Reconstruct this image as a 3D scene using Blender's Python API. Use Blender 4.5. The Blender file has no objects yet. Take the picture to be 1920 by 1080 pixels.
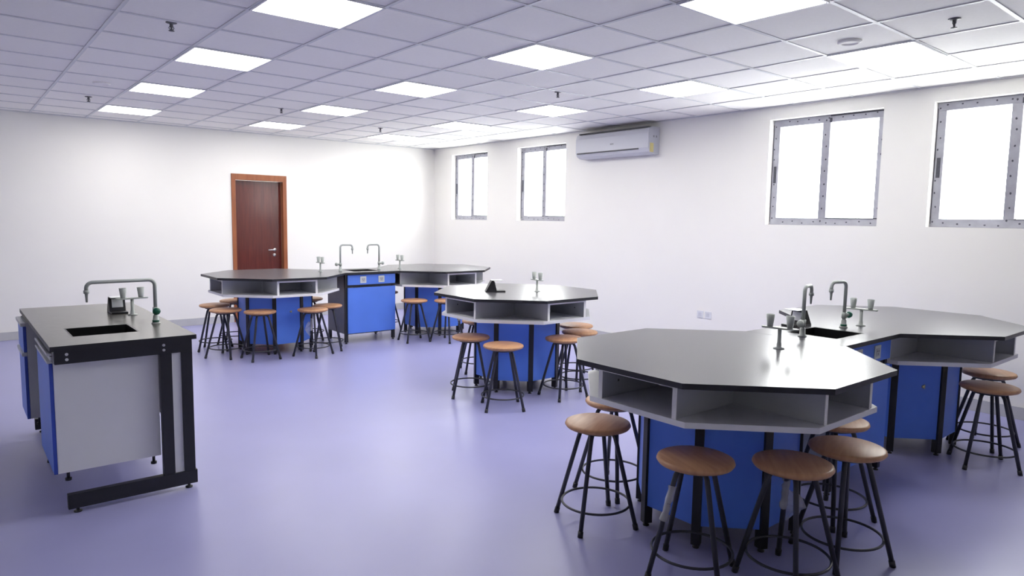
import bpy, bmesh, math, random
from mathutils import Vector, Matrix
random.seed(7)
SC = bpy.context.scene
COL = SC.collection
PI = math.pi

# ------------------------------------------------------------------ materials
def mat(name, col, rough=.5, metal=0., spec=.5, ior=1.5, noise=0., nscale=8., bump=0., bscale=60., stretch=None,
        rnoise=0., col2=None, coat=0.):
    m = bpy.data.materials.new(name); m.use_nodes = True
    nt = m.node_tree; b = nt.nodes['Principled BSDF']
    b.inputs['Base Color'].default_value = (*col, 1)
    b.inputs['Roughness'].default_value = rough
    b.inputs['Metallic'].default_value = metal
    b.inputs['Specular IOR Level'].default_value = spec
    b.inputs['IOR'].default_value = ior
    b.inputs['Coat Weight'].default_value = coat
    b.inputs['Coat Roughness'].default_value = .12
    tc = nt.nodes.new('ShaderNodeTexCoord')
    src = tc.outputs['Object']
    if stretch:
        mp = nt.nodes.new('ShaderNodeMapping'); mp.inputs['Scale'].default_value = stretch
        nt.links.new(src, mp.inputs['Vector']); src = mp.outputs['Vector']
    if noise or col2 or rnoise:
        n = nt.nodes.new('ShaderNodeTexNoise'); n.inputs['Scale'].default_value = nscale
        n.inputs['Detail'].default_value = 5
        nt.links.new(src, n.inputs['Vector'])
        if noise or col2:
            r = nt.nodes.new('ShaderNodeValToRGB')
            r.color_ramp.elements[0].position = .3; r.color_ramp.elements[1].position = .7
            c2 = col2 if col2 else tuple(min(1, c*(1+noise)) for c in col)
            c1 = col if col2 else tuple(c*(1-noise) for c in col)
            r.color_ramp.elements[0].color = (*c1, 1); r.color_ramp.elements[1].color = (*c2, 1)
            nt.links.new(n.outputs['Fac'], r.inputs['Fac']); nt.links.new(r.outputs['Color'], b.inputs['Base Color'])
        if rnoise:
            mr = nt.nodes.new('ShaderNodeMapRange')
            mr.inputs['To Min'].default_value = rough-rnoise; mr.inputs['To Max'].default_value = rough+rnoise
            nt.links.new(n.outputs['Fac'], mr.inputs['Value']); nt.links.new(mr.outputs['Result'], b.inputs['Roughness'])
    if bump:
        n2 = nt.nodes.new('ShaderNodeTexNoise'); n2.inputs['Scale'].default_value = bscale
        nt.links.new(src, n2.inputs['Vector'])
        bp = nt.nodes.new('ShaderNodeBump'); bp.inputs['Strength'].default_value = bump; bp.inputs['Distance'].default_value = .002
        nt.links.new(n2.outputs['Fac'], bp.inputs['Height']); nt.links.new(bp.outputs['Normal'], b.inputs['Normal'])
    return m

def emis(name, col, s):
    m = bpy.data.materials.new(name); m.use_nodes = True
    nt = m.node_tree; nt.nodes.clear()
    e = nt.nodes.new('ShaderNodeEmission'); e.inputs['Color'].default_value = (*col, 1); e.inputs['Strength'].default_value = s
    o = nt.nodes.new('ShaderNodeOutputMaterial'); nt.links.new(e.outputs[0], o.inputs[0])
    return m

M = {}
M['wall'] = mat('white_paint', (.86, .845, .815), .7, noise=.012, nscale=1.2, bump=.05)
M['floor'] = mat('epoxy_floor', (.325, .325, .57), .32, noise=.04, nscale=1.6, rnoise=.05, spec=.55)
M['tile'] = mat('ceiling_tile', (.91, .895, .855), .9, noise=.012, nscale=40., bump=.12, bscale=140)
M['grid'] = mat('grid_metal', (.66, .67, .68), .5)
M['skirt'] = mat('grey_skirting', (.50, .50, .52), .5, noise=.03)
M['top'] = mat('black_worktop', (.075, .073, .086), .27, noise=.05, nscale=14., ior=1.65)
M['desktop'] = mat('dark_worktop', (.095, .090, .080), .25, noise=.10, nscale=22., rnoise=.03, ior=1.9)
M['lam'] = mat('grey_laminate', (.47, .485, .52), .5, noise=.02, nscale=6)
M['edge'] = mat('pale_edge_band', (.90, .89, .86), .5, noise=.02)
M['board'] = mat('white_board', (.80, .80, .82), .5, noise=.01)
M['blue'] = mat('blue_panel', (.095, .23, .82), .38, noise=.05, nscale=3.)
M['blued'] = mat('blue_edge', (.03, .07, .42), .4, noise=.04, nscale=3.)
M['black'] = mat('black_steel', (.012, .012, .016), .4, noise=.1, nscale=12)
M['leg'] = mat('stool_steel', (.030, .031, .040), .38, noise=.1, nscale=12)
M['basin'] = mat('black_basin', (.006, .006, .007), .35, noise=.1)
M['greyside'] = mat('grey_side', (.30, .305, .325), .5, noise=.03)
M['wood'] = mat('stool_wood', (.44, .225, .11), .42, col2=(.55, .30, .155), nscale=5., stretch=(1.2, 9, 3), bump=.03)
M['doorw'] = mat('dark_mahogany', (.085, .014, .011), .25, col2=(.125, .022, .016), nscale=3., stretch=(10, 4, .8), coat=.4)
M['casing'] = mat('brown_wood_casing', (.25, .075, .028), .35, col2=(.34, .115, .045), nscale=3., stretch=(9, 6, .8))
M['steel'] = mat('brushed_steel', (.62, .62, .62), .3, metal=.9, noise=.05)
M['alu'] = mat('aluminium_rail', (.60, .62, .63), .35, metal=.6, noise=.05)
M['epoxy'] = mat('grey_epoxy_fitting', (.36, .39, .375), .38, noise=.04)
M['green'] = mat('green_knob', (.0, .10, .055), .4, noise=.04)
M['white'] = mat('white_plastic', (.72, .73, .76), .35, noise=.01)
M['acw'] = mat('ac_white', (.60, .61, .66), .35, noise=.01)
M['dark'] = mat('dark_slot', (.10, .10, .11), .5, noise=.05)
M['plate'] = mat('socket_plate', (.66, .70, .66), .4, noise=.04, nscale=30)
M['yellow'] = mat('yellow_sticker', (.80, .70, .30), .5, noise=.03)
M['brass'] = mat('brass_lock', (.45, .42, .25), .3, metal=.6, noise=.05)
M['film'] = mat('protective_film', (.33, .33, .385), .35, noise=.12, nscale=9.)
M['print'] = mat('film_ink', (.04, .04, .06), .5, noise=.3, nscale=60)
M['reveal'] = M['wall']
M['lamp'] = emis('lamp_diffuser', (1, .98, .94), 14.)
M['lframe'] = mat('lamp_frame', (.75, .76, .77), .4, noise=.01)

def glass():
    m = bpy.data.materials.new('window_glass'); m.use_nodes = True
    nt = m.node_tree; nt.nodes.clear()
    t = nt.nodes.new('ShaderNodeBsdfTransparent'); t.inputs['Color'].default_value = (.95, .97, .97, 1)
    g = nt.nodes.new('ShaderNodeBsdfGlossy'); g.inputs['Roughness'].default_value = .02
    x = nt.nodes.new('ShaderNodeMixShader'); x.inputs[0].default_value = .05; o = nt.nodes.new('ShaderNodeOutputMaterial')
    nt.links.new(t.outputs[0], x.inputs[1]); nt.links.new(g.outputs[0], x.inputs[2])
    nt.links.new(x.outputs[0], o.inputs[0])
    return m
M['glass'] = glass()

def plastic():
    m = bpy.data.materials.new('clear_plastic_wrap'); m.use_nodes = True
    nt = m.node_tree; nt.nodes.clear()
    t = nt.nodes.new('ShaderNodeBsdfTransparent')
    p = nt.nodes.new('ShaderNodeBsdfPrincipled'); p.inputs['Base Color'].default_value = (.72, .72, .74, 1); p.inputs['Roughness'].default_value = .25
    n = nt.nodes.new('ShaderNodeTexNoise'); n.inputs['Scale'].default_value = 9
    tc = nt.nodes.new('ShaderNodeTexCoord'); nt.links.new(tc.outputs['Object'], n.inputs['Vector'])
    r = nt.nodes.new('ShaderNodeMapRange'); r.inputs['From Min'].default_value = .3; r.inputs['From Max'].default_value = .7
    r.inputs['To Min'].default_value = .35; r.inputs['To Max'].default_value = .6
    nt.links.new(n.outputs['Fac'], r.inputs['Value'])
    x = nt.nodes.new('ShaderNodeMixShader'); o = nt.nodes.new('ShaderNodeOutputMaterial')
    nt.links.new(r.outputs['Result'], x.inputs[0]); nt.links.new(t.outputs[0], x.inputs[1]); nt.links.new(p.outputs[0], x.inputs[2])
    nt.links.new(x.outputs[0], o.inputs[0])
    return m
M['wrap'] = plastic()

# ------------------------------------------------------------------ mesh helpers
class MB:
    def __init__(s): s.bm = bmesh.new(); s.mi = 0; s.mats = []
    def use(s, m):
        if m not in s.mats: s.mats.append(m)
        s.mi = s.mats.index(m); return s
    def _tag(s, faces):
        for f in faces: f.material_index = s.mi
    def box(s, x0, x1, y0, y1, z0, z1, bev=0.):
        r = bmesh.ops.create_cube(s.bm, size=1)
        for v in r['verts']:
            v.co = Vector(((x0+x1)/2+v.co.x*(x1-x0), (y0+y1)/2+v.co.y*(y1-y0), (z0+z1)/2+v.co.z*(z1-z0)))
        fs = set(f for v in r['verts'] for f in v.link_faces)
        if bev:
            es = set(e for v in r['verts'] for e in v.link_edges)
            q = bmesh.ops.bevel(s.bm, geom=list(es), offset=bev, segments=2, affect='EDGES', profile=.6)
            fs = set(f for v in q['verts'] for f in v.link_faces) | set(f for f in fs if f.is_valid)
        s._tag(fs); return s
    def prism(s, pts, z0, z1, bev=0.):
        a = [s.bm.verts.new((x, y, z0)) for x, y in pts]; b = [s.bm.verts.new((x, y, z1)) for x, y in pts]
        n = len(pts); fs = [s.bm.faces.new(a[::-1]), s.bm.faces.new(b)]
        for i in range(n): fs.append(s.bm.faces.new((a[i], a[(i+1) % n], b[(i+1) % n], b[i])))
        if bev:
            es = set(e for f in fs[:2] for e in f.edges)
            q = bmesh.ops.bevel(s.bm, geom=list(es), offset=bev, segments=2, affect='EDGES', profile=.6)
            fs = list(set(f for v in q['verts'] for f in v.link_faces) | set(f for f in fs if f.is_valid))
        s._tag(fs); return s
    def poly(s, pts3, thick, nrm):           # extruded flat polygon in 3-D
        n = Vector(nrm).normalized()*thick
        a = [s.bm.verts.new(p) for p in pts3]; b = [s.bm.verts.new(Vector(p)+n) for p in pts3]
        k = len(a); fs = [s.bm.faces.new(a[::-1]), s.bm.faces.new(b)]
        for i in range(k): fs.append(s.bm.faces.new((a[i], a[(i+1) % k], b[(i+1) % k], b[i])))
        s._tag(fs); return s
    def tube(s, path, r, seg=12, cap=True):
        path = [Vector(p) for p in path]; rr = r if isinstance(r, (list, tuple)) else [r]*len(path)
        rings = []; up = None
        for i, p in enumerate(path):
            t = (path[min(i+1, len(path)-1)]-path[max(i-1, 0)]).normalized()
            if up is None:
                up = t.orthogonal().normalized()
            up = (up-t*up.dot(t)).normalized(); w = t.cross(up)
            rings.append([s.bm.verts.new(p+(up*math.cos(2*PI*k/seg)+w*math.sin(2*PI*k/seg))*rr[i]) for k in range(seg)])
        fs = []
        for a, b in zip(rings, rings[1:]):
            for k in range(seg): fs.append(s.bm.faces.new((a[k], a[(k+1) % seg], b[(k+1) % seg], b[k])))
        for f in fs: f.smooth = True
        if cap: fs += [s.bm.faces.new(rings[0][::-1]), s.bm.faces.new(rings[-1])]
        s._tag(fs); return s
    def lathe(s, prof, seg=32, c=(0, 0, 0), smooth=True):
        c = Vector(c); rings = []
        for r, z in prof:
            if r < 1e-6: rings.append([s.bm.verts.new(c+Vector((0, 0, z)))])
            else: rings.append([s.bm.verts.new(c+Vector((r*math.cos(2*PI*k/seg), r*math.sin(2*PI*k/seg), z))) for k in range(seg)])
        fs = []
        for a, b in zip(rings, rings[1:]):
            for k in range(seg):
                k2 = (k+1) % seg
                if len(a) == 1 and len(b) > 1: fs.append(s.bm.faces.new((a[0], b[k2], b[k])))
                elif len(b) == 1 and len(a) > 1: fs.append(s.bm.faces.new((a[k], a[k2], b[0])))
                elif len(a) > 1: fs.append(s.bm.faces.new((a[k], a[k2], b[k2], b[k])))
        for f in fs: f.smooth = smooth
        s._tag(fs); return s
    def ring(s, R, r, z, seg=48, sub=8):
        vs = []
        for i in range(seg):
            a = 2*PI*i/seg
            vs.append([s.bm.verts.new(((R+r*math.cos(2*PI*k/sub))*math.cos(a), (R+r*math.cos(2*PI*k/sub))*math.sin(a), z+r*math.sin(2*PI*k/sub))) for k in range(sub)])
        fs = []
        for i in range(seg):
            a, b = vs[i], vs[(i+1) % seg]
            for k in range(sub): fs.append(s.bm.faces.new((a[k], b[k], b[(k+1) % sub], a[(k+1) % sub])))
        for f in fs: f.smooth = True
        s._tag(fs); return s
    def xf(s, mtx): bmesh.ops.transform(s.bm, matrix=mtx, verts=s.bm.verts[:]); return s
    def build(s, name, material=None, parent=None):
        bmesh.ops.recalc_face_normals(s.bm, faces=s.bm.faces[:])
        me = bpy.data.meshes.new(name); s.bm.to_mesh(me); s.bm.free()
        if s.mats:
            for m in s.mats: me.materials.append(m)
        elif material: me.materials.append(material)
        o = bpy.data.objects.new(name, me); COL.objects.link(o)
        if parent is not None: o.parent = parent
        return o

def tag(o, label, cat, group=None):
    o['label'] = label; o['category'] = cat
    if group: o['group'] = group
    return o
def dark_edge(o):                             # black core shows on the cut edges of the laminate
    o.data.materials.append(M['black'])
    for p in o.data.polygons:
        if abs(p.normal.z) < .8: p.material_index = 1
    return o
def thing(name, label, cat, loc=(0, 0, 0), rz=0., group=None):
    o = bpy.data.objects.new(name, None); COL.objects.link(o)
    o.location = loc; o.rotation_euler = (0, 0, rz); o.empty_display_size = .1
    return tag(o, label, cat, group)
def struct(name, mb, m=None):
    o = mb.build(name, m); o['kind'] = 'structure'; return o
def copy_tree(o, parent=None):
    c = o.copy(); COL.objects.link(c)
    if parent is not None: c.parent = parent
    for ch in list(o.children): copy_tree(ch, c)
    return c
def arc(c, r, a0, a1, ax, ay, n=6):
    c = Vector(c); ax = Vector(ax); ay = Vector(ay)
    return [c+ax*r*math.cos(a0+(a1-a0)*i/n)+ay*r*math.sin(a0+(a1-a0)*i/n) for i in range(n+1)]

# ------------------------------------------------------------------ room
XW, YD, HC = 5.40, 4.427, 2.853
XL, YF = -4.2, -8.4
T = .6
WT = .22
struct('floor', MB().box(XL-.2, XW+WT, YF-.2, YD+.4, -.1, 0), M['floor'])
struct('ceiling', MB().box(XL-.2, XW+WT, YF-.2, YD+.4, HC, HC+.1), M['tile'])
# exposed T-grid of the suspended ceiling
g = MB()
k = math.ceil(XL/T)
while k*T < XW:
    g.box(k*T-.012, k*T+.012, YF, YD, HC-.006, HC); k += 1
k = math.ceil(YF/T)
while k*T < YD:
    g.box(XL, XW, k*T-.012, k*T+.012, HC-.0055, HC); k += 1
struct('trim_1', g, M['grid'])
# shadow-gap wall angle round the ceiling
g = MB()
g.box(XL, XW, YD-.022, YD, HC-.012, HC); g.box(XW-.022, XW, YF, YD, HC-.012, HC)
g.box(XL, XL+.022, YF, YD, HC-.012, HC); g.box(XL, XW, YF, YF+.022, HC-.012, HC)
struct('trim_2', g, M['grid'])

WIN = [(2.85, 3.87), (1.01, 2.085), (-3.29, -2.13), (-4.93, -3.72)]
ZS, ZT = 1.60, 2.715
w = MB()
ys = [YF-.2]
for a, b in sorted(WIN): ys += [a, b]
ys.append(YD+.4)
for i in range(0, len(ys), 2): w.box(XW, XW+WT, ys[i], ys[i+1], 0, HC)
for a, b in WIN: w.box(XW, XW+WT, a, b, 0, ZS); w.box(XW, XW+WT, a, b, ZT, HC)
struct('wall_right', w, M['wall'])
DX0, DX1, DZ = 1.865, 2.605, 2.17
w = MB()
w.box(XL-.2, DX0, YD, YD+.2, 0, HC); w.box(DX1, XW, YD, YD+.2, 0, HC); w.box(DX0, DX1, YD, YD+.2, DZ, HC)
struct('wall_back', w, M['wall'])
struct('wall_left', MB().box(XL-.2, XL, YF-.2, YD, 0, HC), M['wall'])
struct('wall_front', MB().box(XL, XW, YF-.2, YF, 0, HC), M['wall'])
b = MB(); b.box(XL, DX0-.05, YD-.012, YD, 0, .105, .002); b.box(DX1+.05, XW-.012, YD-.012, YD, 0, .105, .002)
struct('baseboard_back', b, M['skirt'])
struct('baseboard_right', MB().box(XW-.012, XW, YF, YD, 0, .105, .002), M['skirt'])
struct('baseboard_left', MB().box(XL, XL+.012, YF, YD-.012, 0, .105, .002), M['skirt'])

# windows
def make_window(i, y0, y1):
    root = bpy.data.objects.new('window_%d' % i, None); COL.objects.link(root); root['kind'] = 'structure'
    root.location = (XW+.085, (y0+y1)/2, ZS)
    W = y1-y0; H = ZT-ZS; hw = W/2
    fw = .074
    f = MB()
    f.box(0, .07, -hw, hw, 0, fw, .004); f.box(0, .07, -hw, hw, H-fw, H, .004)
    f.box(0, .07, -hw, -hw+fw, fw, H-fw, .004); f.box(0, .07, hw-fw, hw, fw, H-fw, .004)
    f.build('window_frame', M['film'], root)
    m = MB(); m.box(-.006, .06, -.040, .040, fw, H-fw, .004); m.build('mullion', M['film'], root)
    for s in (-1, 1):
        p = MB()
        if s > 0: p.box(.035, .041, .034, hw-fw, fw, H-fw)
        else: p.box(.035, .041, -hw+fw, -.034, fw, H-fw)
        p.build('pane', M['glass'], root)
    # printing and torn edges on the protective film
    k = MB()
    rnd = random.Random(i)
    def blot(y, z, ry, rz, x=-.0015):
        n = 8
        pts = [(x, y+ry*math.cos(2*PI*j/n)*rnd.uniform(.7, 1.2), z+rz*math.sin(2*PI*j/n)*rnd.uniform(.7, 1.2)) for j in range(n)]
        k.poly(pts, .0012, (-1, 0, 0))
    z = .06
    while z < H-.03:
        for y in (-hw+.03, hw-.03): blot(y+rnd.uniform(-.012, .012), z+rnd.uniform(-.02, .02), .007, .009)
        blot(rnd.uniform(-.014, .014), z+rnd.uniform(-.02, .02), .008, .010, -.0075)
        z += .125
    y = -hw+.08
    while y < hw-.05:
        for zz in (.03, H-.03): blot(y+rnd.uniform(-.02, .02), zz+rnd.uniform(-.012, .012), .009, .007)
        y += .115
    k.box(-.003, 0, hw-.052, hw-.022, H*.40, H*.56)        # torn dark strip, left stile
    k.box(-.003, 0, -hw+.006, -hw+.022, H*.38, H*.52)
    k.box(-.003, 0, hw-.008, hw-.002, .03, H-.05)
    k.box(-.004, 0, -hw+.01, -.036, H-.016, H-.004)          # dark sliding track over the right sash
    k.box(-.004, 0, -hw+.02, -.04, fw-.006, fw+.003)
    k.box(-.008, 0, -.050, -.030, H-.075, H-.03)
    k.build('film_print', M['print'], root)
    return root
for i, (a, b_) in enumerate(WIN): make_window(i+1, a, b_)

# door
d = bpy.data.objects.new('door_1', None); COL.objects.link(d); d['kind'] = 'structure'
d.location = ((DX0+DX1)/2, YD, 0)
cx = (DX0+DX1)/2
c = MB()
for s in (-1, 1):
    xa = s*(DX1-cx); c.box(min(xa-s*.012, xa+s*.048), max(xa-s*.012, xa+s*.048), -.016, .002, 0, DZ+.055, .004)
    c.box(min(xa-s*.012, xa), max(xa-s*.012, xa), 0, .15, 0, DZ)
c.box(-(DX1-cx)-.048, (DX1-cx)+.048, -.018, .002, DZ-.03, DZ+.06, .004)
c.box(-(DX1-cx), (DX1-cx), 0, .15, DZ-.03, DZ)
c.build('door_frame', M['casing'], d)
l = MB(); l.box(-(DX1-cx)+.014, (DX1-cx)-.014, .085, .125, .006, DZ-.032, .003); leaf = l.build('door_leaf', M['doorw'], d)
h = MB()
hx = 2.487-cx
h.xf(Matrix.Identity(4))
h.lathe([(0, 0), (.026, 0), (.026, .008), (.012, .012), (0, .012)], 20)
h.xf(Matrix.Translation((hx, .085, 1.085)) @ Matrix.Rotation(PI/2, 4, 'X'))
h.tube([(hx, .085, 1.085), (hx, .045, 1.085), (hx-.008, .036, 1.085), (hx-.115, .036, 1.083)], .0095, 10)
h.build('door_handle', M['steel'], leaf)
h = MB(); h.lathe([(0, 0), (.024, 0), (.024, .008), (.010, .012), (0, .012)], 20)
h.xf(Matrix.Translation((hx-.008, .085, 1.005)) @ Matrix.Rotation(PI/2, 4, 'X')); h.build('key_escutcheon', M['steel'], leaf)

# ------------------------------------------------------------------ ceiling fittings
def make_light():
    root = thing('ceiling_light', '', 'ceiling light')
    f = MB(); s = .285; t = .299
    f.box(-t, t, -t, -s, -.011, .0); f.box(-t, t, s, t, -.011, 0); f.box(-t, -s, -s, s, -.011, 0); f.box(s, t, -s, s, -.011, 0)
    f.build('light_frame', M['lframe'], root)
    q = MB(); q.box(-s, s, -s, s, -.0085, -.0005); q.build('diffuser', M['lamp'], root)
    return root
lt = make_light(); used = False
LG = 'square light panels in the ceiling grid'
rown = {0: 'left row', 3: 'middle row', 6: 'row nearest the windows'}
order = {-6: 'closest to the door wall', -3: 'second from the door wall', 0: 'third from the door wall', 3: 'fourth from the door wall', 6: 'fifth from the door wall, cut by or near the top edge'}
for v, us in ((0, (-6, -3, 0, 3)), (3, (-6, -3, 0, 3, 6)), (6, (-6, -3, 0, 3, 6))):
    for u in us:
        o = lt if not used else copy_tree(lt); used = True
        o.location = ((v+.5)*T, -(u+.5)*T, HC)
        o['label'] = 'square ceiling light panel, %s, %s' % (rown[v], order[u].replace(', cut by or near the top edge', ''))
        o['group'] = LG

def make_sprinkler():
    root = thing('sprinkler_head', '', 'sprinkler')
    p = MB(); p.lathe([(0, 0), (.034, 0), (.034, -.004), (.014, -.008), (0, -.008)], 20); p.build('ceiling_rose', M['dark'], root)
    q = MB(); q.lathe([(0, -.008), (.011, -.008), (.011, -.028), (.006, -.034), (.006, -.052), (0, -.052)], 14)
    q.tube([(.010, 0, -.026), (.016, 0, -.036), (.004, 0, -.052)], .0025, 6); q.tube([(-.010, 0, -.026), (-.016, 0, -.036), (-.004, 0, -.052)], .0025, 6)
    q.build('sprinkler_body', M['dark'], root)
    q = MB(); q.lathe([(0, -.052), (.018, -.052), (.018, -.055), (0, -.055)], 16); q.build('deflector', M['dark'], root)
    return root
sp = make_sprinkler()
SPR = [(-.28, -1.15, 'above the sink desk, left of the left light row'), (-.23, 2.56, 'far left, left of the two farthest lights of the left row'),
       (1.59, 1.82, 'between the left and middle light rows'), (3.26, 2.52, 'small and far, near the corner of the room'),
       (3.18, -1.16, 'between the middle and right light rows, above the middle table'), (3.27, -4.54, 'upper right, nearest the camera')]
for i, (x, y, t) in enumerate(SPR):
    o = sp if i == 0 else copy_tree(sp); o.location = (x, y, HC)
    o['label'] = 'small dark sprinkler head, '+t; o['group'] = 'sprinkler heads on the ceiling'
for i, (x, y, t) in enumerate([(3.33, -3.89, 'upper right, beside the nearest light of the right row'), (-.26, 1.56, 'far left, near the left light row')]):
    q = MB(); q.lathe([(0, 0), (.075, 0), (.075, -.012), (.055, -.018), (.05, -.012), (0, -.014)], 28)
    o = q.build('ceiling_detector', M['tile']); o.location = (x, y, HC)
    tag(o, 'flat round white ceiling disc, '+t, 'detector', 'round ceiling discs')

# split air conditioner
ac = thing('air_conditioner', 'white wall-mounted split air conditioner high between the window pairs', 'air conditioner', (XW, -.025, 2.445))
c = MB(); prof = [(0, 0), (0, .33), (-.14, .33), (-.195, .305), (-.212, .25), (-.212, .075), (-.185, .025), (-.12, 0)]
c.poly([(x, -.625, z) for x, z in prof], 1.25, (0, 1, 0)); c.build('housing', M['acw'], ac)
c = MB(); c.box(-.216, -.200, -.47, .60, .058, .074, .002); c.build('air_outlet', M['dark'], ac)
c = MB(); c.box(-.180, -.02, -.60, .60, .325, .334); c.build('intake_grille', M['dark'], ac)
c = MB(); c.box(-.2135, -.211, -.03, .0, .145, .162); c.box(-.2135, -.211, -.055, -.037, .145, .162); c.build('badge', M['greyside'], ac)
c = MB(); c.box(-.18, -.11, -.6262, -.624, .02, .13); c.build('sticker', M['yellow'], ac)
c = MB(); c.box(-.12, -.10, -.6262, -.624, .20, .225); c.box(-.07, -.05, -.6262, -.624, .20, .225); c.build('screw_cap', M['greyside'], ac)
for i, (y, t) in enumerate([(-1.355, 'left one of the pair'), (-1.465, 'right one of the pair')]):
    o = thing('wall_socket', 'white wall socket plate low on the window wall, '+t, 'socket', (XW, y, .523), group='wall sockets')
    q = MB(); q.box(-.009, 0, -.043, .043, -.043, .043, .003); q.build('faceplate', M['white'], o)
    q = MB(); q.box(-.0105, -.009, -.022, .022, -.022, .022); q.build('socket_insert', M['acw'], o)

# ------------------------------------------------------------------ octagonal lab tables
ZTOP = .915; AP = .766
def octo(ap): 
    t = ap*math.tan(PI/8)
    return [(ap, -t), (ap, t), (t, ap), (-t, ap), (-ap, t), (-ap, -t), (-t, -ap), (t, -ap)]
def make_table():
    root = thing('lab_table', '', 'lab table')
    dark_edge(MB().prism(octo(AP), ZTOP-.026, ZTOP, .0008).build('tabletop', M['top'], root))
    sh = MB().prism(octo(.697), .696, .724, .002).build('bottom_shelf', M['board'], root)
    for k in range(4):
        q = MB(); hw = .235; d0, d1 = .22, .690
        q.use(M['lam'])
        q.box(d0, d1-.002, -hw, -hw+.018, .724, .888); q.box(d0, d1-.002, hw-.018, hw, .724, .888)
        q.box(d0+.0, d0+.016, -hw+.018, hw-.018, .724, .870)
        q.box(d0, d1-.002, -hw+.018, hw-.018, .870, .888)
        q.use(M['edge'])
        q.box(d1-.002, d1+.001, -hw-.002, -hw+.022, .724, .888); q.box(d1-.002, d1+.001, hw-.022, hw+.002, .724, .888)
        q.box(d1-.002, d1+.001, -hw+.022, hw-.022, .864, .888)
        q.use(M['dark'])
        for zz in (.80,):
            q.box(d1-.13, d1-.118, -hw+.018, -hw+.0188, zz-.006, zz+.006); q.box(d1-.13, d1-.118, hw-.0188, hw-.018, zz-.006, zz+.006)
        q.xf(Matrix.Rotation(k*PI/2, 4, 'Z'))
        o = q.build('cubby', None, root)
    pa = .40; hs = pa*math.tan(PI/8)
    for k in range(8):
        p = MB(); p.box(pa-.022, pa-.004, -hs+.024, hs-.024, .115, .695, .002)
        p.xf(Matrix.Rotation(k*PI/4, 4, 'Z')); p.build('side_panel', M['blue'], root)
    R = pa/math.cos(PI/8)
    for k in range(8):
        p = MB(); p.box(R-.046, R, -.022, .022, .018, .696, .002)
        p.xf(Matrix.Rotation(PI/8+k*PI/4, 4, 'Z')); po = p.build('post', M['black'], root)
        f = MB(); f.lathe([(0, 0), (.017, 0), (.017, .006), (.008, .010), (.008, .018), (0, .018)], 14, (R-.022, 0, 0)); f.xf(Matrix.Rotation(PI/8+k*PI/4, 4, 'Z'))
        f.build('levelling_foot', M['black'], po)
    MB().prism(octo(pa-.03), .115, .133).build('cabinet_base', M['black'], root)
    return root
TA = (1.687, -4.069); TB = (3.979, -4.069); TM = (2.79, -1.07); TFA = (1.57, 2.06); TFB = (3.862, 2.06)
tb = make_table()
TL = [(TA, None, 'octagonal lab table nearest the camera, on the left of the near sink unit'),
      (TB, 5, 'octagonal lab table at the right, between the near sink unit and the window wall'),
      (TM, 6, 'free-standing octagonal lab table in the middle, not joined to a sink unit'),
      (TFA, 6, 'octagonal lab table in front of the door, left of the far sink unit'),
      (TFB, 6, 'far octagonal lab table right of the far sink unit, near the corner of the room')]
for i, (c, lk, lab) in enumerate(TL):
    o = tb if i == 0 else copy_tree(tb)
    o.location = (c[0], c[1], 0); o['label'] = lab; o['group'] = 'octagonal lab tables'
    if lk is not None:
        panels = [ch for ch in o.children if ch.name.startswith('side_panel')]
        q = MB(); q.lathe([(0, 0), (.011, 0), (.011, .003), (.005, .004), (0, .004)], 14)
        q.box(-.014, .014, .004, .012, 0, .0015)
        q.xf(Matrix.Rotation(lk*PI/4, 4, 'Z') @ Matrix.Translation((.396, .03, .49)) @ Matrix.Rotation(PI/2, 4, 'Y'))
        ang = lk*PI/4
        best = max(panels, key=lambda p: sum((v.co.x*math.cos(ang)+v.co.y*math.sin(ang)) for v in p.data.vertices))
        q.build('lock', M['brass'], best)

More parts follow.
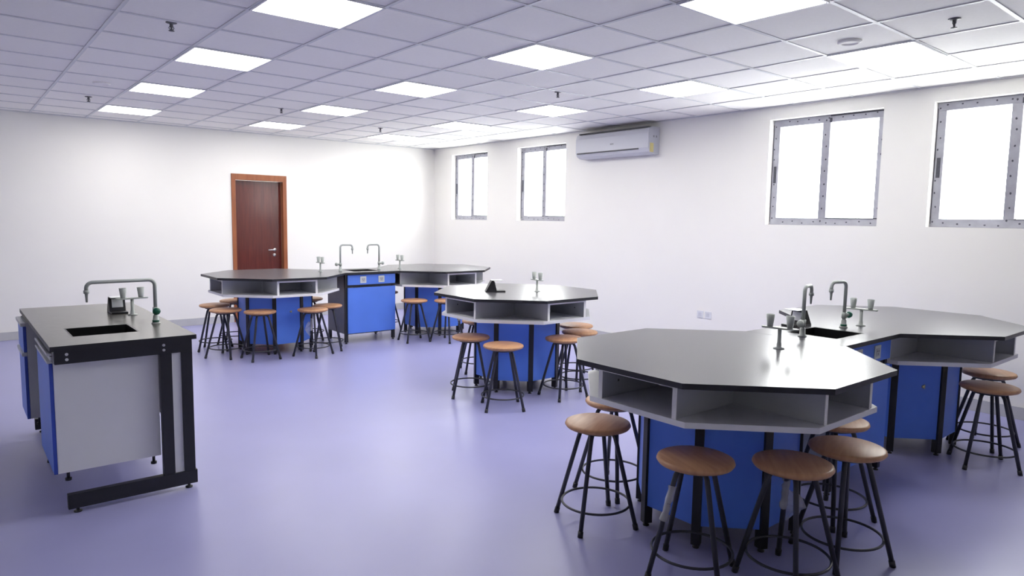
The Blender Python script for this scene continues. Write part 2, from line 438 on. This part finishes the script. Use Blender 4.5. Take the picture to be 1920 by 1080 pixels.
# ------------------------------------------------------------------ sink units between the tables
SL = .756
def make_sink_unit():
    root = thing('sink_unit', '', 'sink unit')
    h = SL/2; yf, yb = -.317, .317
    sx0, sx1, sy0, sy1 = -.185, .185, -.175, .155
    t = MB()
    t.box(-h, sx0, yf, yb, ZTOP-.026, ZTOP); t.box(sx1, h, yf, yb, ZTOP-.026, ZTOP)
    t.box(sx0, sx1, yf, sy0, ZTOP-.026, ZTOP); t.box(sx0, sx1, sy1, yb, ZTOP-.026, ZTOP)
    dark_edge(t.build('worktop', M['top'], root))
    b = MB(); z1 = ZTOP-.001; z0 = ZTOP-.20; e = .008
    b.box(sx0, sx1, sy0, sy1, z0-e, z0); b.box(sx0, sx0+e, sy0, sy1, z0, z1); b.box(sx1-e, sx1, sy0, sy1, z0, z1)
    b.box(sx0+e, sx1-e, sy0, sy0+e, z0, z1); b.box(sx0+e, sx1-e, sy1-e, sy1, z0, z1)
    b.lathe([(0, z0+.001), (.03, z0+.001), (.03, z0+.004), (.02, z0+.006), (0, z0+.003)], 18)
    b.build('basin', M['basin'], root)
    x0, x1 = -h+.022, h-.022; y0, y1 = yf+.055, yb-.055
    c = MB()
    c.box(x0+.004, x0+.02, y0+.03, y1, .125, ZTOP-.028); c.box(x1-.02, x1-.004, y0+.03, y1, .125, ZTOP-.028)
    c.box(x0+.02, x1-.02, y1-.016, y1, .125, ZTOP-.028); c.box(x0+.02, x1-.02, y0+.03, y1-.016, .125, .143)
    c.build('carcass', M['greyside'], root)
    for za_, zb_ in ((.118, .146), (.722, .752), (.868, ZTOP-.028)):
        MB().box(x0+.038, x1-.038, y0+.012, y0+.03, za_, zb_).build('front_rail', M['black'], root)
    for sx in (x0, x1-.038):
        for sy in (y0+.004, y1-.045):
            p = MB(); zt = ZTOP-.03 if sy < 0 else .125
            p.box(sx, sx+.038, sy, sy+.038, .018, zt, .002); lo = p.build('leg', M['black'], root)
            q = MB(); q.lathe([(0, 0), (.018, 0), (.018, .006), (.008, .01), (.008, .018), (0, .018)], 14, (sx+.019, sy+.019, 0)); q.build('levelling_foot', M['black'], lo)
    d = MB(); d.box(x0+.028, x1-.004, y0-.014, y0+.004, .132, .718, .002); d.build('door', M['blue'], root)
    d = MB(); d.box(x0+.028, x1-.004, y0-.014, y0+.004, .752, .878, .002); dr = d.build('drawer_panel', M['blue'], root)
    for sx in (-.115, .145):
        q = MB(); q.use(M['plate']); q.box(sx-.043, sx+.043, y0-.021, y0-.014, .772, .858, .003)
        q.use(M['lam']); q.box(sx-.026, sx+.026, y0-.0225, y0-.021, .790, .840)
        q.use(M['dark'])
        for a, bz in ((-.010, .822), (.010, .822), (0, .804)): q.box(sx+a-.003, sx+a+.003, y0-.0232, y0-.0225, bz-.005, bz+.005)
        q.build('power_outlet', None, dr)
    return root
su = make_sink_unit()
SN = (TA[0]+AP+.381, TA[1]); SF = (TFA[0]+AP+.381, TFA[1])
su.location = (SN[0], SN[1], 0); su['label'] = 'blue-fronted sink unit with black basin at the right, between the two near tables'; su['group'] = 'sink units'
s2 = copy_tree(su); s2.location = (SF[0], SF[1], 0); s2['label'] = 'blue-fronted sink unit in the background, right of the door, fully facing the camera'

# ------------------------------------------------------------------ taps
def make_tap(span, hgt, label, loc, rz, group, greencap=False, va=180):
    root = thing('water_tap', label, 'tap', loc, rz, group)
    b = MB(); b.lathe([(0, 0), (.026, 0), (.026, .006), (.018, .012), (.016, .05), (.012, .056), (0, .056)], 18)
    b.build('tap_base', M['epoxy'], root)
    r = .035
    p = [(0, 0, .05), (0, 0, hgt-r)]+arc((r, 0, hgt-r), r, PI, PI/2, (1, 0, 0), (0, 0, 1))[1:]
    p += [(span-r, 0, hgt)]+arc((span-r, 0, hgt-r), r, PI/2, 0, (1, 0, 0), (0, 0, 1))[1:]+[(span, 0, hgt-r-.015)]
    b = MB(); b.tube(p, .0112, 12); b.build('swan_neck', M['epoxy'], root)
    z = hgt-r-.015
    b = MB(); b.lathe([(0, z+.004), (.0155, z+.004), (.0155, z-.014), (.009, z-.018), (.008, z-.03), (.0055, z-.068), (0, z-.068)], 14, (span, 0, 0)); b.build('nozzle', M['epoxy'], root)
    v = MB(); v.tube([(0, 0, .085), (-.045, 0, .085)], .011, 12); v.lathe([(0, -.02), (.017, -.02), (.017, .02), (0, .02)], 14, (0, 0, .085)); v.xf(Matrix.Rotation(math.radians(va-180), 4, 'Z')); v.build('valve_body', M['epoxy'], root)
    v = MB(); v.lathe([(0, 0), (.020, 0), (.023, .008), (.020, .022), (0, .024)], 16)
    v.xf(Matrix.Rotation(math.radians(va-180), 4, 'Z') @ Matrix.Translation((-.044, 0, .085)) @ Matrix.Rotation(-PI/2, 4, 'Y')); v.build('valve_knob', M['green'] if greencap else M['epoxy'], root)
    if greencap:
        v = MB(); v.lathe([(.0, .012), (.021, .012), (.021, .024), (0, .024)], 16); v.build('colour_ring', M['green'], root)
    return root
TG = 'swan-neck lab taps'
make_tap(.15, .308, 'grey swan-neck tap left of the near sink basin', (SN[0]-.272, SN[1]+.0, ZTOP), math.radians(12), TG)
make_tap(.16, .312, 'grey swan-neck tap right of the near sink basin, with green valve', (SN[0]+.322, SN[1]+.02, ZTOP), math.radians(172), TG, True)
make_tap(.17, .335, 'thin swan-neck tap at the left of the far sink unit', (SF[0]-.285, SF[1]+.02, ZTOP), 0, TG)
make_tap(.17, .335, 'thin swan-neck tap at the right of the far sink unit', (SF[0]+.275, SF[1]+.02, ZTOP), PI, TG)

# ------------------------------------------------------------------ twin-cup fittings
def make_cups():
    root = thing('twin_cup_fitting', '', 'bench fitting')
    p = MB(); p.lathe([(0, 0), (.030, 0), (.030, .005), (.014, .009), (.013, .03), (.0105, .034), (.0105, .112), (0, .112)], 18); p.build('post', M['epoxy'], root)
    b = MB()
    n = 10; pts = []
    for j in range(n+1): a = -PI/2+PI*j/n; pts.append((.018*math.cos(a)*1.0+.085, .018*math.sin(a)))
    for j in range(n+1): a = PI/2+PI*j/n; pts.append((.018*math.cos(a)-.085, .018*math.sin(a)))
    b.prism(pts, .110, .120, .002); b.build('crossbar', M['epoxy'], root)
    for s in (-1, 1):
        c = MB(); c.lathe([(0, .120), (.0155, .120), (.0165, .130), (.0235, .188), (.0205, .188), (.0145, .134), (0, .132)], 18, (s*.056, 0, 0)); c.build('cup', M['epoxy'], root)
    return root
cf = make_cups()
CF = [((2.05, -4.20), 96, 'twin-cup grey fitting on the nearest table, left of the near sink taps'),
      ((3.345, -4.08), 96, 'twin-cup grey fitting on the right table, right of the near sink taps'),
      ((2.92, -1.20), 80, 'twin-cup grey fitting standing on the middle table'),
      ((2.15, 2.06), 90, 'twin-cup fitting on the far left table, just left of the far sink taps'),
      ((3.30, 2.06), 90, 'twin-cup fitting on the far right table, just right of the far sink taps'),
      ((-.525, -.90), 6, 'twin-cup grey fitting on the sink desk, beside the black socket box')]
for i, ((x, y), a, lab) in enumerate(CF):
    o = cf if i == 0 else copy_tree(cf)
    o.location = (x, y, ZTOP); o.rotation_euler = (0, 0, math.radians(a)); o['label'] = lab; o['group'] = 'twin-cup bench fittings'

# ------------------------------------------------------------------ desktop socket boxes
def make_box():
    root = thing('socket_box', '', 'socket box')
    b = MB(); b.box(-.075, .115, -.05, .05, 0, .014, .003); b.build('base_plate', M['black'], root)
    prof = [(-.07, .014), (.03, .014), (.005, .105), (-.02, .108)]
    w = MB()
    for y in (-.05, .042): w.poly([(x, y, z) for x, z in prof], .008, (0, 1, 0))
    w.poly([(-.07, -.042, .014), (-.02, -.042, .106), (-.02, .042, .106), (-.07, .042, .014)], .006, (.9, 0, -.5))
    w.build('wedge_body', M['black'], root)
    f = MB(); f.poly([(.03, -.042, .016), (.03, .042, .016), (.005, .042, .104), (.005, -.042, .104)], .005, (-1, 0, -.25)); fo = f.build('front_plate', M['black'], root)
    f = MB(); f.poly([(.0265, -.034, .038), (.0265, .034, .038), (.0105, .034, .094), (.0105, -.034, .094)], .004, (1, 0, .28)); f.build('outlet_plate', M['white'], fo)
    l = MB(); l.box(-.02, .085, -.05, .05, .109, .114, .001); l.build('flap_lid', M['alu'], root)
    return root
sb = make_box()
SB = [((2.55, -.98), -30, 'black wedge-shaped socket box with open flap on the middle table'),
      ((2.98, -3.822), 172, 'dark socket box on the near sink unit, behind the basin and left tap'),
      ((-.585, -.70), -90, 'black socket box with white outlet plate on the sink desk')]
for i, ((x, y), a, lab) in enumerate(SB):
    o = sb if i == 0 else copy_tree(sb)
    o.location = (x, y, ZTOP); o.rotation_euler = (0, 0, math.radians(a)); o['label'] = lab; o['group'] = 'desktop socket boxes'

# ------------------------------------------------------------------ stools
HS = .55
def make_stool():
    root = thing('lab_stool', '', 'stool')
    s = MB(); s.lathe([(0, HS-.034), (.150, HS-.034), (.166, HS-.028), (.174, HS-.017), (.170, HS-.006), (.158, HS-.001), (0, HS)], 40); s.build('seat', M['wood'], root)
    p = MB(); p.lathe([(0, HS-.052), (.105, HS-.052), (.118, HS-.034), (0, HS-.034)], 28); p.build('seat_plate', M['leg'], root)
    for k in range(4):
        a = k*PI/2; d = Vector((math.cos(a), math.sin(a), 0)); 
        pts = [d*.070+Vector((0, 0, HS-.050)), d*.084+Vector((0, 0, HS-.056)), d*.097+Vector((0, 0, HS-.075)), d*.106+Vector((0, 0, HS-.105)), d*.222+Vector((0, 0, .016))]
        l = MB(); l.tube(pts, .0118, 10); lo = l.build('leg', M['leg'], root)
        e = d*.2255; dr = (pts[-1]-pts[-2]).normalized()
        f = MB(); f.tube([pts[-1]-dr*.014, Vector((e.x, e.y, 0.0))], [.0145, .0145], 10); f.build('foot_cap', M['black'], lo)
    r = MB(); r.ring(.181, .0065, .112); r.build('foot_ring', M['leg'], root)
    return root
def make_wrap(root, k, seed, flap=1.):
    rnd = random.Random(seed)
    a = k*PI/2; d = Vector((math.cos(a), math.sin(a), 0)); tn = Vector((-d.y, d.x, 0))
    def P(t): return d*(.106+(.222-.106)*t)+Vector((0, 0, HS-.105-(HS-.121)*t))
    m = MB()
    pts, rr = [], []
    for i in range(9):
        t = .05+.36*i/8; pts.append(P(t)+tn*rnd.uniform(-.003, .003)); rr.append(rnd.uniform(.0145, .020))
    m.tube(pts, rr, 7, cap=False)
    # torn hanging flap, creased into flat facets
    if flap:
        tri = []
        for i in range(5):
            t = .14+.40*i/4; c = P(t)
            w = (.035, .06, .075, .05, .015)[i]*flap
            tri.append([m.bm.verts.new(c+tn*.006+d*rnd.uniform(-.006, .006)), m.bm.verts.new(c+tn*w*.55+d*rnd.uniform(-.016, .016)+Vector((0, 0, rnd.uniform(-.02, .005)))),
                        m.bm.verts.new(c+tn*w+d*rnd.uniform(-.016, .016)+Vector((0, 0, rnd.uniform(-.03, .0))))])
        for r1, r2 in zip(tri, tri[1:]):
            for j in range(2):
                m.bm.faces.new((r1[j], r1[j+1], r2[j+1])); m.bm.faces.new((r1[j], r2[j+1], r2[j]))
    o = m.build('plastic_wrap', M['wrap'], root); o['label'] = 'torn clear plastic wrap left on a leg'
ST = [  # x, y, leg angle, label, wrapped leg
 (1.13, -3.71, 24, 'wooden stool alone at the left front of the nearest table', None),
 (1.08, -4.36, 68, 'foremost wooden stool left of centre before the nearest table', 1),
 (1.385, -4.66, 38, 'plastic-wrapped stool before the nearest table, partly covering the stool on its right', 0),
 (1.805, -4.71, 20, 'stool at the right front of the nearest table, partly covered by its left neighbour', None),
 (2.21, -4.46, 30, 'stool mostly hidden under the right end of the nearest table', None),
 (1.54, -3.46, 50, 'stool hidden behind the leftmost stool, under the back of the nearest table', None),
 (3.87, -4.72, 79, 'front wooden stool of the overlapping pair at the right table', None),
 (4.39, -4.57, 30, 'rear wooden stool of the overlapping pair at the right table', None),
 (2.16, -1.16, 10, 'wooden stool at the left end of the middle table', None),
 (2.13, -1.67, 14, 'wooden stool standing out in front of the middle table', None),
 (2.81, -1.71, 38, 'wooden stool at the right front of the middle table, before the blue side', None),
 (3.19, -1.53, 50, 'stool at the right of the middle table, nearer of two half hidden there', None),
 (3.45, -1.22, 20, 'stool at the far right of the middle table, behind another half-hidden stool', None),
 (2.81, -.40, 20, 'stool behind the middle table, glimpsed left of its blue cabinet', None),
 (.95, 2.37, 18, 'wooden stool at the far left end of the table before the door', None),
 (.92, 1.86, -6, 'wooden stool at the left front of the table before the door', None),
 (1.19, 1.52, 48, 'wooden stool centred in front of the table before the door', None),
 (1.28, 2.70, 10, 'stool half hidden behind the left side of the table before the door', None),
 (1.75, 1.38, 75, 'plastic-wrapped wooden stool left of the far sink unit, front one of a pair', 0),
 (2.04, 1.62, 20, 'wooden stool against the grey side of the far sink unit, rear of a pair', None),
 (2.145, 2.41, 25, 'stool glimpsed behind the right side of the table before the door', None),
 (3.20, 1.52, 36, 'wooden stool just right of the far sink unit', None),
 (3.56, 1.28, 64, 'stool with wrapped legs at the far right table, half behind the middle table', 3),
 (3.40, 2.62, 40, 'stool behind the far right table, glimpsed in the gap beside the far sink unit', 1),
 (-.84, -.86, 25, 'stool tucked under the sink desk, only a leg showing', None)]
st0 = make_stool()
sts = []
for i, (x, y, a, lab, wr) in enumerate(ST):
    o = st0 if i == 0 else copy_tree(st0)
    o.location = (x, y, 0); o.rotation_euler = (0, 0, math.radians(a)); o['label'] = lab; o['group'] = 'round wooden lab stools'
    sts.append((o, wr))
for i, (o, wr) in enumerate(sts):
    if wr is not None: make_wrap(o, wr, i, {1: 0., 2: -1.3}.get(i, 1.))

# ------------------------------------------------------------------ demonstration sink desk
dk = thing('sink_desk', 'black-framed teacher sink desk with dark top and white end panel at the left', 'desk', (0, 0, 0))
x0, x1, y0, y1 = -1.105, -.395, -1.957, -.13
sx0, sx1, sy0, sy1 = -.972, -.632, -1.665, -1.32
t = MB()
za = ZTOP-.026
t.box(x0, sx0, y0, y1, za, ZTOP); t.box(sx1, x1, y0, y1, za, ZTOP); t.box(sx0, sx1, y0, sy0, za, ZTOP); t.box(sx0, sx1, sy1, y1, za, ZTOP)
dark_edge(t.build('worktop', M['desktop'], dk))
b = MB(); z1 = ZTOP-.001; z0_ = ZTOP-.20; e = .008
b.box(sx0, sx1, sy0, sy1, z0_-e, z0_); b.box(sx0, sx0+e, sy0, sy1, z0_, z1); b.box(sx1-e, sx1, sy0, sy1, z0_, z1)
b.box(sx0+e, sx1-e, sy0, sy0+e, z0_, z1); b.box(sx0+e, sx1-e, sy1-e, sy1, z0_, z1); b.build('basin', M['basin'], dk)
for s, ya in ((0, -1.935), (1, -.195)):
    yb = ya+.04
    f = MB()
    f.box(-1.085, -.415, ya, yb, .815, za-.001, .002)
    r = f.build('end_rail', M['black'], dk)
    q = MB()
    for xx in (-1.03, -.565):
        for zz in (.838, .866):
            q2 = [(xx+.008*math.cos(2*PI*j/10), (ya-.003) if s == 0 else yb, zz+.008*math.sin(2*PI*j/10)) for j in range(10)]
            q.poly(q2, .003, (0, 1, 0))
    q.build('bolt', M['steel'], r)
    for xa, xb in ((-.585, -.525), (-.475, -.415)):
        MB().box(xa, xb, ya, yb, .105, .815, .002).build('upright', M['black'], dk)
    MB().box(-.525, -.475, ya+.012, ya+.022, .105, .815).build('infill_strip', M['board'], dk)
    sf = MB().box(-1.055, -.405, ya, yb, .025, .105, .003).build('sled_foot', M['black'], dk)
    for xx in (-1.01, -.45):
        q = MB(); q.lathe([(0, 0), (.02, 0), (.02, .008), (.008, .012), (.008, .025), (0, .025)], 14, (xx, (ya+yb)/2, 0)); q.build('levelling_foot', M['black'], sf)
MB().box(-.47, -.43, -1.895, -.195, .815, .88).build('back_rail', M['black'], dk)
MB().box(-.452, -.436, -1.895, -.195, .30, .815).build('modesty_panel', M['greyside'], dk)

def desk_cab(label, ya, yb, xf, xb, drawer, z0, z1):
    root = thing('desk_cabinet', label, 'cabinet', ((xf+xb)/2, (ya+yb)/2, z0))
    hx = (xb-xf)/2; hy = (yb-ya)/2; H = z1-z0
    c = MB(); th = .018
    c.box(-hx, hx, -hy, -hy+th, 0, H, .001); c.box(-hx, hx, hy-th, hy, 0, H, .001); c.box(-hx, hx, -hy+th, hy-th, 0, th)
    c.box(hx-th, hx, -hy+th, hy-th, th, H)
    if drawer: c.box(-hx, hx, -hy+th, hy-th, H-th, H)
    c.build('carcass', M['board'] if not drawer else M['lam'], root)
    if drawer:
        zd = H-.20
        d1 = MB(); d1.use(M['blue']); d1.box(-hx-.018, -hx-.001, -hy, hy, zd, H-.028, .002); d1.use(M['blued']); d1.box(-hx-.018, -hx-.001, -hy-.001, -hy+.001, zd, H-.028)
        o = d1.build('drawer', None, root)
        r = MB(); r.box(-hx-.030, -hx-.001, -hy, hy, H-.026, H-.003, .003); r.build('handle_rail', M['alu'], o)
        top = zd-.03
    else: top = H-.062
    d2 = MB(); d2.use(M['blue']); d2.box(-hx-.018, -hx-.001, -hy, hy, .0, top, .002); d2.use(M['blued']); d2.box(-hx-.018, -hx-.001, -hy-.001, -hy+.001, .0, top)
    o = d2.build('door', None, root)
    r = MB()
    if drawer: r.box(-hx-.030, -hx-.001, -hy, hy, top+.003, top+.026, .003)
    else:
        r.box(-hx-.026, -hx-.001, -hy, hy, top+.003, top+.016, .002); r.box(-hx-.012, -hx-.001, -hy, hy, top+.018, top+.040, .002); r.box(-hx-.026, -hx-.001, -hy, hy, top+.044, top+.058, .002)
    r.build('handle_rail', M['alu'], o)
    for a in (-hx+.05, hx-.03):
        for bb in (-hy+.05, hy-.05):
            q = MB(); q.tube([(a, bb, 0), (a, bb, -.045)], .008, 8); q.lathe([(0, -.045), (.016, -.045), (.016, -.058), (0, -.058)], 12, (a, bb, 0)); q.build('cabinet_foot', M['black'], root)
    return root
desk_cab('white-sided sink base cabinet under the near end of the sink desk', -1.885, -1.285, -1.088, -.587, False, .215, .875)
desk_cab('drawer cabinet with blue fronts under the far end of the sink desk', -.60, -.205, -1.105, -.60, True, .215, .872)
make_tap(.375, .28, 'large grey swan-neck tap with long spout on the sink desk', (-.487, -1.40, ZTOP), math.radians(184), TG, True, 80)

# ------------------------------------------------------------------ light
wd = bpy.data.worlds.new('World'); SC.world = wd; wd.use_nodes = True
nt = wd.node_tree; bg = nt.nodes['Background']
bg.inputs['Color'].default_value = (1, .985, .96, 1); bg.inputs['Strength'].default_value = 12.5

# ------------------------------------------------------------------ camera
cam = bpy.data.cameras.new('Camera'); co = bpy.data.objects.new('Camera', cam); COL.objects.link(co)
r = Vector((0.77070971, -0.63699681, 0.01554374)); u = Vector((0.05100861, 0.08599522, 0.99498892)); fw = Vector((0.63514145, 0.76605476, -0.09876967))
mt = Matrix(((r.x, u.x, -fw.x, -1.48525885), (r.y, u.y, -fw.y, -6.13306963), (r.z, u.z, -fw.z, 1.60202245), (0, 0, 0, 1)))
co.matrix_world = mt
cam.sensor_width = 36; cam.lens = 1279.956/1920*36; cam.clip_start = .05
SC.camera = co
SC.view_settings.view_transform = 'Standard'; SC.view_settings.look = 'None'; SC.view_settings.gamma = 1
SC.view_settings.exposure = 0.36
